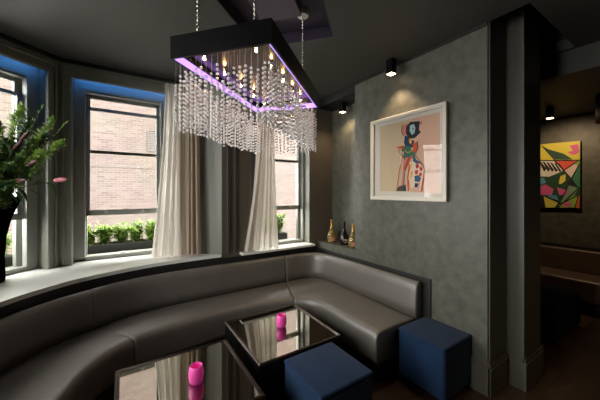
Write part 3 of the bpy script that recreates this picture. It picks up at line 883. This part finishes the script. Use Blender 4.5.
fl([(32, 65), (222, 48), (221, 348), (32, 345)], 1, .0006)
L5 = [([(32, 65), (222, 48), (222, 132), (32, 136)], 0), ([(52, 68), (112, 132), (190, 131), (150, 105), (80, 85)], 1),
      ([(175, 70), (215, 62), (220, 100), (195, 112), (165, 98), (192, 92)], 6), ([(110, 135), (216, 135), (150, 180)], 2),
      ([(150, 182), (188, 150), (216, 158), (184, 216)], 3), ([(190, 150), (220, 134), (221, 160)], 10), ([(217, 158), (222, 150), (222, 258), (182, 226)], 4),
      ([(32, 138), (105, 136), (148, 182), (85, 208), (32, 205)], 8), ([(170, 244), (216, 260), (198, 290), (130, 330)], 5),
      ([(135, 205), (160, 196), (158, 225), (140, 240), (128, 238)], 12), ([(32, 255), (70, 242), (105, 262), (98, 288), (60, 290), (32, 284)], 6),
      ([(120, 255), (165, 268), (170, 285), (130, 290)], 6), ([(40, 214), (62, 212), (72, 234), (50, 244)], 9), ([(60, 290), (128, 320), (110, 345), (70, 345)], 12),
      ([(130, 330), (195, 292), (216, 290), (200, 345), (125, 345)], 10), ([(216, 290), (221, 288), (221, 347), (202, 346)], 11),
      ([(150, 325), (180, 318), (185, 340), (145, 343)], 6), ([(75, 285), (120, 292), (126, 312), (84, 302)], 9), ([(165, 240), (185, 214), (212, 250)], 7), ([(38, 300), (60, 290), (66, 345), (38, 345)], 7)]
for k, (pts, mi) in enumerate(L5): fl(pts, mi, .001 + k * .0003)
for k in range(6):   # zebra stripes
    x = 40 + k * 17
    fl([(x, 140 + k * 2), (x + 8, 140 + k * 2), (x + 34, 172 + k * 3), (x + 24, 186)], 7, .008)
def ln(p, q, wd=3):
    p = Vector(p); q = Vector(q); d = (q - p).normalized(); n_ = Vector((-d.y, d.x)) * wd / 2
    fl([tuple(p + n_), tuple(q + n_), tuple(q - n_), tuple(p - n_)], 7, .009)
for p, q in (((52, 68), (184, 216)), ((32, 136), (222, 134)), ((216, 135), (150, 180)), ((216, 158), (130, 330)), ((184, 216), (216, 260)), ((216, 258), (125, 345)), ((60, 290), (130, 322)), ((184, 216), (222, 150)), ((216, 290), (200, 346)), ((130, 330), (216, 290))): ln(p, q, 4)
child_build(b, 'paint', pm, pt, recalc=False)

# back-room banquette, pendant
bq = thing('banquette', 'brown leather wall banquette under the geometric painting in the back room', 'sofa', (5.2, .6, 0))
b = MB(); b.box(5.46, 5.555, -2.6, 3.2, .42, .76); child_build(b, 'backrest', M['leather_brown'], bq, bevel=.03, bseg=3)
b = MB(); b.box(4.98, 5.455, -2.6, 3.2, .16, .45); child_build(b, 'seat', M['leather_brown'], bq, bevel=.035, bseg=3)
b = MB(); b.box(5.05, 5.5, -2.6, 3.2, 0, .16); child_build(b, 'plinth', M['black'], bq)
b = MB(); b.box(5.535, 5.5595, -2.6, 3.2, .762, .80); struct(b.build('trim_11', M['board']))
pd = thing('pendant_lamp', 'black drum pendant shade with gold lining in the back room', 'pendant lamp', (4.35, .40, 2.70))
b = MB(); R_ = .36
b.lathe([(R_, -.36), (R_, -.08), (R_ - .006, -.08), (R_ - .006, -.36), (R_, -.36)], seg=40, cap=False); b.build('shade', M['gloss_black'], pd, smooth=False)
b = MB(); b.lathe([(R_ - .007, -.358), (R_ - .007, -.085), (R_ - .009, -.085), (R_ - .009, -.358), (R_ - .007, -.358)], seg=40, cap=False); b.build('lining', M['gold_lining'], pd)
b = MB(); b.lathe([(.004, -.10), (.004, -.001)], seg=8); b.lathe([(.05, -.02), (.05, -.0005)], seg=20); b.box(-R_, R_, -.004, .004, -.10, -.09); b.build('rod', M['gloss_black'], pd)

# ------------------------------------------------------------------ bottles
def bottle(x, y, kind, label, s_=1.0):
    t = thing('champagne_bottle', label, 'bottle', (x, y, .876), 0, 'champagne bottles on the alcove ledge')
    prof = [(0, 0), (.048, .0), (.058, .012), (.066, .05), (.064, .09), (.052, .135), (.031, .175), (.0185, .21), (.0155, .25), (.0150, .295), (.0165, .297), (.0165, .31), (0, .31)]
    b = MB(); b.lathe([(r * s_, z * s_) for r, z in prof], seg=28, cap=False)
    b.build('glass', M['bottle_clear'] if kind == 'gold' else M['bottle_dark'], t, smooth=True)
    b = MB(); b.lathe([(.0195 * s_, .212 * s_), (.0168 * s_, .25 * s_), (.0164 * s_, .298 * s_), (.018 * s_, .30 * s_), (.018 * s_, .316 * s_), (0, .318 * s_)], seg=24, cap=False)
    b.build('foil', M['gold'] if kind == 'gold' else M['foil_dark'], t, smooth=True)
    ang0 = math.atan2(-y, -x)
    b = MB(); vs = []; fs = []; n = 9; m_ = 8
    h0, h1, half = (.02, .075, .75) if kind == 'gold' else (.028, .082, .52)
    def rad(z):
        for i in range(len(prof) - 1):
            if prof[i][1] <= z <= prof[i + 1][1] and prof[i + 1][1] > prof[i][1]:
                f = (z - prof[i][1]) / (prof[i + 1][1] - prof[i][1]); return (prof[i][0] + (prof[i + 1][0] - prof[i][0]) * f) * s_ + .0008
    if kind == 'gold':
        for j in range(m_ + 1):
            for i in range(n + 1):
                z = h0 + (h1 - h0) * j / m_; a = ang0 + .35 + half * (2 * i / n - 1); r = rad(z); vs.append((r * math.cos(a), r * math.sin(a), z * s_))
        for j in range(m_):
            for i in range(n):
                a = j * (n + 1) + i; fs.append((a, a + 1, a + n + 2, a + n + 1))
        b.add(vs, fs); b.build('label_paper', M['orange_label'], t, smooth=True)
    else:
        zc = (h0 + h1) / 2; vs = [(rad(zc) * math.cos(ang0 + .3), rad(zc) * math.sin(ang0 + .3), zc * s_)]
        for k in range(20):
            q = 2 * PI * k / 20; z = zc + .026 * math.sin(q); a = ang0 + .3 + half * math.cos(q); r = rad(z); vs.append((r * math.cos(a), r * math.sin(a), z * s_))
        b.add(vs, [(0, k + 1, (k + 1) % 20 + 1) for k in range(20)]); b.build('label_paper', M['pink_label'], t, smooth=True)
    return t
bottle(2.51, 3.035, 'gold', 'clear gold-foiled champagne bottle on the ledge, farthest from the framed picture')
bottle(2.535, 2.80, 'dark', 'dark champagne bottle with round pink label on the alcove ledge', .98)
bottle(2.505, 2.60, 'gold', 'clear gold champagne bottle half hidden by the plaster wall edge', .95)

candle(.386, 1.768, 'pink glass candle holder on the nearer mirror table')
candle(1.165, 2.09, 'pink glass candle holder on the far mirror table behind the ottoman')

# ------------------------------------------------------------------ curtains
def curtain_sheet(path_top, path_bot, z_top, z_bot, folds, amp_t, amp_b, n=120, rows=24, belly=0.0):
    """cloth hung between two plan paths"""
    b = MB(); vs = []; fs = []
    for j in range(rows + 1):
        t = j / rows; z = z_top + (z_bot - z_top) * t
        for i in range(n + 1):
            s_ = i / n
            def at(path):
                q = s_ * (len(path) - 1); k = min(int(q), len(path) - 2); return Vector(path[k]).lerp(Vector(path[k + 1]), q - k)
            ee = t ** 1.6
            p = at(path_top).lerp(at(path_bot), ee)
            d = (Vector(path_bot[-1]) - Vector(path_bot[0])).normalized(); nn = Vector((-d.y, d.x))
            am = amp_t + (amp_b - amp_t) * t
            ph = 2 * PI * folds * s_ + .7 * math.sin(3.1 * s_ * PI + t)
            p = p + nn * am * (math.sin(ph) + .35 * math.sin(2.3 * ph + 1.3 + t))+ d * am * .5 * math.cos(ph)
            vs.append((p.x, p.y, z + .006 * math.sin(ph)))
    for j in range(rows):
        for i in range(n):
            a = j * (n + 1) + i; fs.append((a, a + 1, a + n + 2, a + n + 1))
    b.add(vs, fs); return b
cu = thing('curtain', 'beige drape with sheer edge gathered at the right of the window by the column', 'curtain', (.6, 3.5, .85))
b = curtain_sheet([(.56, 3.47), (.76, 3.36)], [(.55, 3.43), (.77, 3.32)], 2.86, .87, 4, .022, .026)
child_build(b, 'drape', M['curtain'], cu, smooth=True, recalc=False)
b = curtain_sheet([(.42, 3.55), (.60, 3.48)], [(.27, 3.47), (.58, 3.39)], 2.86, .86, 4, .012, .018)
child_build(b, 'sheer_panel', M['sheer'], cu, smooth=True, recalc=False)
b = MB(); b.tube([(.40, 3.53, 2.868), (.76, 3.36, 2.868)], .006, 8); child_build(b, 'rail', M['black'], cu)
c3 = thing('curtain', 'white sheer curtain flaring over the window board of the back window', 'curtain', (1.5, 3.2, .85), group=None)
b = curtain_sheet([(1.50, 3.21), (1.66, 3.21)], [(1.24, 3.165), (1.70, 3.155)], 2.86, .865, 5, .012, .018)
child_build(b, 'sheer_panel', M['sheer'], c3, smooth=True, recalc=False)
b = curtain_sheet([(1.46, 3.225), (1.56, 3.225)], [(1.30, 3.20), (1.47, 3.20)], 2.86, .87, 3, .006, .010)
child_build(b, 'lining', M['sheer'], c3, smooth=True, recalc=False)
b = MB(); b.tube([(1.40, 3.215, 2.866), (1.85, 3.215, 2.866)], .006, 8); child_build(b, 'rail', M['black'], c3)

# ------------------------------------------------------------------ plants
def leaf(mb, p, d, up, L_, W_, mi=0, droop=.3):
    d = d.normalized(); s_ = d.cross(up)
    if s_.length < 1e-4: s_ = d.orthogonal()
    s_.normalize(); n_ = s_.cross(d)
    pts = []
    for t, wd in ((0, .05), (.3, .85), (.6, .9), (1, .0)):
        c = p + d * (L_ * t) - n_ * (droop * L_ * t * t)
        pts.append((c, wd * W_ / 2))
    vs = []
    for c, wd in pts[:-1]: vs += [c - s_ * wd + n_ * wd * .3, c, c + s_ * wd + n_ * wd * .3]
    vs.append(pts[-1][0])
    mb.add(vs, [(0, 1, 4, 3), (1, 2, 5, 4), (3, 4, 7, 6), (4, 5, 8, 7), (6, 7, 9), (7, 8, 9)], mi)
def rdir(r, zmin=-.3):
    while True:
        v = Vector((r.uniform(-1, 1), r.uniform(-1, 1), r.uniform(zmin, 1)))
        if .1 < v.length < 1: return v.normalized()

def shrub_mesh(seed, h, rad):
    r = random.Random(seed); f = MB(); st = MB()
    for k in range(9):
        a = r.uniform(0, 2 * PI); top = Vector((math.cos(a) * rad * r.uniform(.2, .9), math.sin(a) * rad * r.uniform(.2, .9), h * r.uniform(.65, 1.0)))
        st.tube([(0, 0, 0), top * .5 + Vector((0, 0, .02)), top], .004, 5)
        for j in range(80):
            t = r.uniform(.25, 1.0); p = top * t + rdir(r, -1) * rad * .6 * r.random()
            if p.z < .02: p.z = .03
            leaf(f, p, rdir(r, -.2), Vector((0, 0, 1)), r.uniform(.036, .056), r.uniform(.02, .03), 0, .2)
    return f, st
def planter(T, u0, u1, v0, v1, zb, n, hs, labels, plabel, seed, mid=''):
    c = T @ Vector(((u0 + u1) / 2, (v0 + v1) / 2, zb))
    rz = T.to_euler().z
    t = thing('window_box', plabel, 'planter', c, rz, 'black window boxes outside')
    hu, hv = (u1 - u0) / 2, (v1 - v0) / 2
    b = MB()
    b.box(-hu, hu, -hv, -hv + .012, 0, .25); b.box(-hu, hu, hv - .012, hv, 0, .25); b.box(-hu, -hu + .012, -hv + .012, hv - .012, 0, .25); b.box(hu - .012, hu, -hv + .012, hv - .012, 0, .25)
    b.box(-hu + .012, hu - .012, -hv + .012, hv - .012, 0, .012)
    b.build('trough', M['planter'], t, bevel=.003)
    b = MB(); b.box(-hu + .0125, hu - .0125, -hv + .0125, hv - .0125, .0125, .215); b.build('soil', M['soil'], t)
    for k in range(n):
        u = -hu + (k + .5) * 2 * hu / n
        p = t.matrix_basis @ Vector((u, 0, .215))
        s_ = thing('boxwood_shrub', labels[k], 'shrub', p, random.uniform(0, 6), 'shrubs in the window boxes')
        f, st = shrub_mesh(seed + k, hs * random.uniform(.9, 1.08), hu / n * 1.15)
        f.build('foliage', M['leaf_bright'], s_, recalc=False); st.build('stems', M['stem'], s_)
planter(T2w, .12, 1.10, TH + .02, TH + .27, .715, 6, .27,
        ['leafy box shrub in the long window box, first from its left end', 'leafy box shrub in the long window box, second from its left end',
         'leafy box shrub in the long window box, third from its left end', 'leafy box shrub in the long window box, fourth from its left end',
         'leafy box shrub in the long window box, fifth from its left end', 'leafy box shrub in the long window box, at its curtain end'],
        'long dark window box of shrubs outside the middle bay window', 10)
T3w = wall_T(Vector((0, YB)), 0)
planter(T3w, 1.50, 2.12, TH + .02, TH + .27, .715, 3, .28,
        ['leafy shrub outside the back window, hidden behind the sheer curtain', 'leafy shrub outside the back window, just beside the sheer curtain edge', 'leafy shrub outside the back window, by the right jamb'],
        'dark window box of shrubs outside the back window', 30)
planter(T1w, .12, 1.02, TH + .02, TH + .27, .715, 5, .27,
        ['leafy shrub outside the side bay window, behind the vase, far end', 'leafy shrub outside the side bay window, fully behind the vase', 'leafy shrub outside the side bay window, behind the vase middle',
         'leafy shrub outside the side bay window, just right of the vase', 'leafy shrub outside the side bay window, closest to the right jamb'],
        'dark window box outside the side bay window behind the vase', 50)

# ------------------------------------------------------------------ vase and bouquet
VX, VY = -.94, 3.25
vs_ = thing('vase', 'tall flared black glass vase on the white counter holding lilies', 'vase', (VX, VY, .8505))
VH = .70
prof = [(0, 0), (.125, 0), (.13, .02), (.125, .2), (.135, .36), (.165, .52), (.215, .66), (.235, VH), (.229, VH), (.158, .52), (.128, .36), (.118, .2), (.118, .03), (0, .03)]
b = MB(); b.lathe(prof, seg=48, cap=False); b.build('body', M['vase'], vs_, smooth=True)
r = random.Random(21)
def stem_curve(d, L_, base):
    pts = []
    for i in range(7):
        t = i / 6
        pts.append(base + Vector((d.x * L_ * t, d.y * L_ * t, d.z * L_ * t)) + Vector((d.x, d.y, 0)) * (.10 * t * t) - Vector((0, 0, .10 * t * t * (1 - d.z))))
    return pts
vz = .8505 + .12
def start(d):
    return Vector((VX + d.x * .06, VY + d.y * .06, vz))
def through(target):
    """stem from the vase foot through its mouth to the target point"""
    base = Vector((VX, VY, vz)); tg = Vector(target)
    h = Vector((tg.x - VX, tg.y - VY, 0)); hl = h.length
    hd = h.normalized() if hl > 1e-4 else Vector((1, 0, 0))
    mouth = Vector((VX, VY, .8505 + VH - .02)) + hd * min(.19, hl * .6)
    base = base + hd * .06
    P = []
    for i in range(9):
        t = i / 8
        q = (1 - t) ** 2 * base + 2 * t * (1 - t) * mouth + t * t * tg
        P.append(q)
    mp = [(1 - t) * base + t * mouth for t in (0, .5, 1)]
    P2 = catmull([base, base.lerp(mouth, .6), mouth, mouth.lerp(tg, .5) + Vector((0, 0, .03)), tg], 3)
    return P2
# directions in the room: R to the right of the view, D towards the viewer
Rv = Vector((math.cos(math.radians(-33)), math.sin(math.radians(-33)), 0)); Dv = Vector((-math.sin(math.radians(33)), -math.cos(math.radians(33)), 0))
C0 = Vector((VX, VY, .8505 + VH))
def clear_walls(p):
    """keep foliage on the room side of the bay walls"""
    q = Vector(p)
    for P, a in ((J1, A1), (JA, 0.0), (J0, A0)):
        n_ = Vector((-math.sin(a), math.cos(a))); s_ = (Vector((q.x, q.y)) - P).dot(n_)
        if s_ > -.07: q.x -= n_.x * (s_ + .07); q.y -= n_.y * (s_ + .07)
    return q
def foliage_stem(target, leaves, ll, lw, m, label, group, seed, spike=False):
    q = random.Random(seed)
    P = [clear_walls(p) for p in through(target)]
    t = thing('foliage_stem', label, 'foliage', P[0], 0, group)
    b = MB(P[0]); b.tube(P, .003, 5, r2=.0015); o = b.build('stem', M['stem'], t); o.location = (0, 0, 0)
    f = MB(P[0]); n = len(P)
    for k in range(leaves):
        u = q.uniform(.42, 1.0) if not spike else q.uniform(.5, 1.0)
        x = u * (n - 1); i = min(int(x), n - 2); p = P[i].lerp(P[i + 1], x - i); d = (P[i + 1] - P[i]).normalized()
        side = rdir(q, -.6); dd = (d * (.8 if not spike else 1.6) + side * (1.0 if not spike else .6)).normalized()
        sc = (1.25 - .55 * u) if not spike else (1.25 - u * .6)
        leaf(f, p, dd, Vector((0, 0, 1)), ll * q.uniform(.7, 1.2) * sc, lw * q.uniform(.8, 1.2) * sc, 0, q.uniform(.0, .4))
    for v in range(len(f.v)): f.v[v] = clear_walls(f.v[v])
    o = f.build('leaves', m, t, recalc=False); o.location = (0, 0, 0)
    return t
def lily(target, label, seed, dark):
    q = random.Random(seed)
    P = [clear_walls(p) for p in through(target)]
    t = thing('lily_stem', label, 'flower', P[0], 0, 'lilies in the black vase')
    b = MB(P[0]); b.tube(P, .004, 6, r2=.0025); o = b.build('stem', M['stem'], t); o.location = (0, 0, 0)
    d = (P[-1] - P[-3]).normalized()
    d = (d + Rv * .35).normalized()
    T = Vector((0, 0, 1)).rotation_difference(d).to_matrix()
    b = MB(P[0])
    prof = [(.003, 0), (.010, .008), (.0165, .03), (.0185, .055), (.015, .08), (.007, .097), (0, .103)]
    Tm = Matrix.Translation(P[-1]) @ T.to_4x4()
    b.lathe([(rr * (.75 if dark else .95), z * 1.12) for rr, z in prof], seg=12, cap=False, T=Tm)
    o = b.build('bud', M['bud_dark'] if dark else M['bud_pink'], t, smooth=True); o.location = (0, 0, 0)
    f = MB(P[0])
    for k in range(11):
        u = q.uniform(.5, .92); x = u * (len(P) - 1); i = min(int(x), len(P) - 2); p = P[i].lerp(P[i + 1], x - i)
        leaf(f, p, (rdir(q, -.5) + (P[i + 1] - P[i]).normalized() * .6), Vector((0, 0, 1)), q.uniform(.10, .16), q.uniform(.022, .03), 0, q.uniform(.2, .6))
    for v in range(len(f.v)): f.v[v] = clear_walls(f.v[v])
    o = f.build('leaves', M['leaf_dark'], t, recalc=False); o.location = (0, 0, 0)
# target offsets: right, up, towards viewer (metres from the vase mouth)
def tgt(a, z, d): return C0 + Rv * (a * 1.2) + Vector((0, 0, z * .98)) + Dv * d
fol = [(.54, .60, .1), (.40, .70, .16), (.62, .42, .12), (.30, .55, .2), (.48, .34, .22), (.10, .62, .2), (.22, .42, .3), (.34, .20, .3), (.52, .20, .2), (-.1, .55, .2),
       (.05, .36, .32), (.42, .10, .28), (.16, .16, .36), (.30, .40, .1), (.40, .48, .0), (.12, .50, .05), (.02, .72, .1), (.26, .66, .05), (-.2, .4, .2), (-.3, .3, .1), (.2, .3, .2), (.36, .3, .14), (.08, .22, .3), (-.1, .25, .3), (.46, .44, .14), (.18, .56, .24), (.28, .28, .32), (.0, .48, .3),
       (.50, .30, .16), (.56, .34, .2), (.44, .24, .28), (.36, .42, .22), (.24, .12, .36), (.30, .02, .34), (.14, .04, .38), (.40, .60, .1), (.24, .50, .16), (.34, .34, .26), (.06, .12, .38), (.5, .5, .08),
       (.10, .34, .34), (.22, .22, .36), (.30, .52, .2), (.16, .44, .28), (.04, .26, .36), (.38, .18, .32), (.46, .12, .26), (.26, .36, .3), (.12, .14, .4), (.2, .62, .14), (.36, .0, .3)]
for k, (a, z, d) in enumerate(fol):
    m = (M['leaf'], M['leaf_lime'], M['leaf'], M['leaf_dark'])[k % 4] if k > 2 else M['leaf_lime']
    foliage_stem(tgt(a, z, d), 250, .068, .030, m, 'small-leaved green foliage stem in the black vase bouquet', 'foliage stems in the black vase', 100 + k)
for k, (a, z, d) in enumerate([(.50, .72, .12), (.64, .62, .08), (.36, .52, .24), (.02, .80, .1)]):
    foliage_stem(tgt(a, z, d), 34, .045, .013, M['leaf_lime'], ('tall pale green flower spike standing upright in the bouquet', 'pale green flower spike leaning farthest right in the bouquet',
                 'short pale green flower spike in the bouquet middle', 'tall green spike above the left side of the bouquet')[k], 'flower spikes in the black vase', 200 + k, True)
lil = [((.60, .13, .16), False, 'pale pink lily bud at the lower right edge of the bouquet'), ((.22, .08, .36), False, 'pink lily bud low at the bouquet front'), ((.48, .24, .22), True, 'dark pink closed lily bud at right of the bouquet'),
       ((.40, .36, .22), True, 'dark closed lily bud in the upper right of the bouquet'), ((.42, .42, .2), True, 'dark closed lily bud highest in the bouquet'), ((.02, .06, .34), False, 'pink lily bud low at the picture edge'), ((.44, .12, .25), True, 'small dark lily bud under the right side buds')]
for k, (p, dk, lb) in enumerate(lil): lily(tgt(*p), lb, 300 + k, dk)

# ------------------------------------------------------------------ outside
b = MB(); b.box(-3.5, 16, 11.0, 11.4, -3.0, 5.6); b.box(-3.5, 7.5, 11.0, 11.4, 5.6, 9.2); struct(b.build('wall_opposite', M['brick']))
b = MB(); b.box(-14, 16, 3.0, 11.0, -3.2, -3.0); b.box(-14, -1.2, -8, 3.0, -3.2, -3.0); struct(b.build('ground_street', M['concrete']))
lv = thing('louvre_vent', 'grey louvred vent on the brick wall across the street', 'vent', (1.04, 10.99, 3.0))
b = MB(); T_ = Matrix.Identity(4)
ring(b, -.27, .27, 0, .74, .03, -.03, .005, T_); b.build('frame', M['louvre'], lv)
b = MB()
for k in range(11):
    z = .035 + k * .061
    b.add([(-.24, -.025, z), (.24, -.025, z), (.24, .0, z + .05), (-.24, .0, z + .05), (-.24, -.02, z - .004), (.24, -.02, z - .004), (.24, .005, z + .046), (-.24, .005, z + .046)],
          [(0, 1, 2, 3), (7, 6, 5, 4), (0, 4, 5, 1), (1, 5, 6, 2), (2, 6, 7, 3), (3, 7, 4, 0)])
b.build('slats', M['louvre'], lv)
b = MB(); b.box(-3.5, 16, 10.985, 10.9995, 2.39, 2.425); struct(b.build('trim_12', M['louvre']))
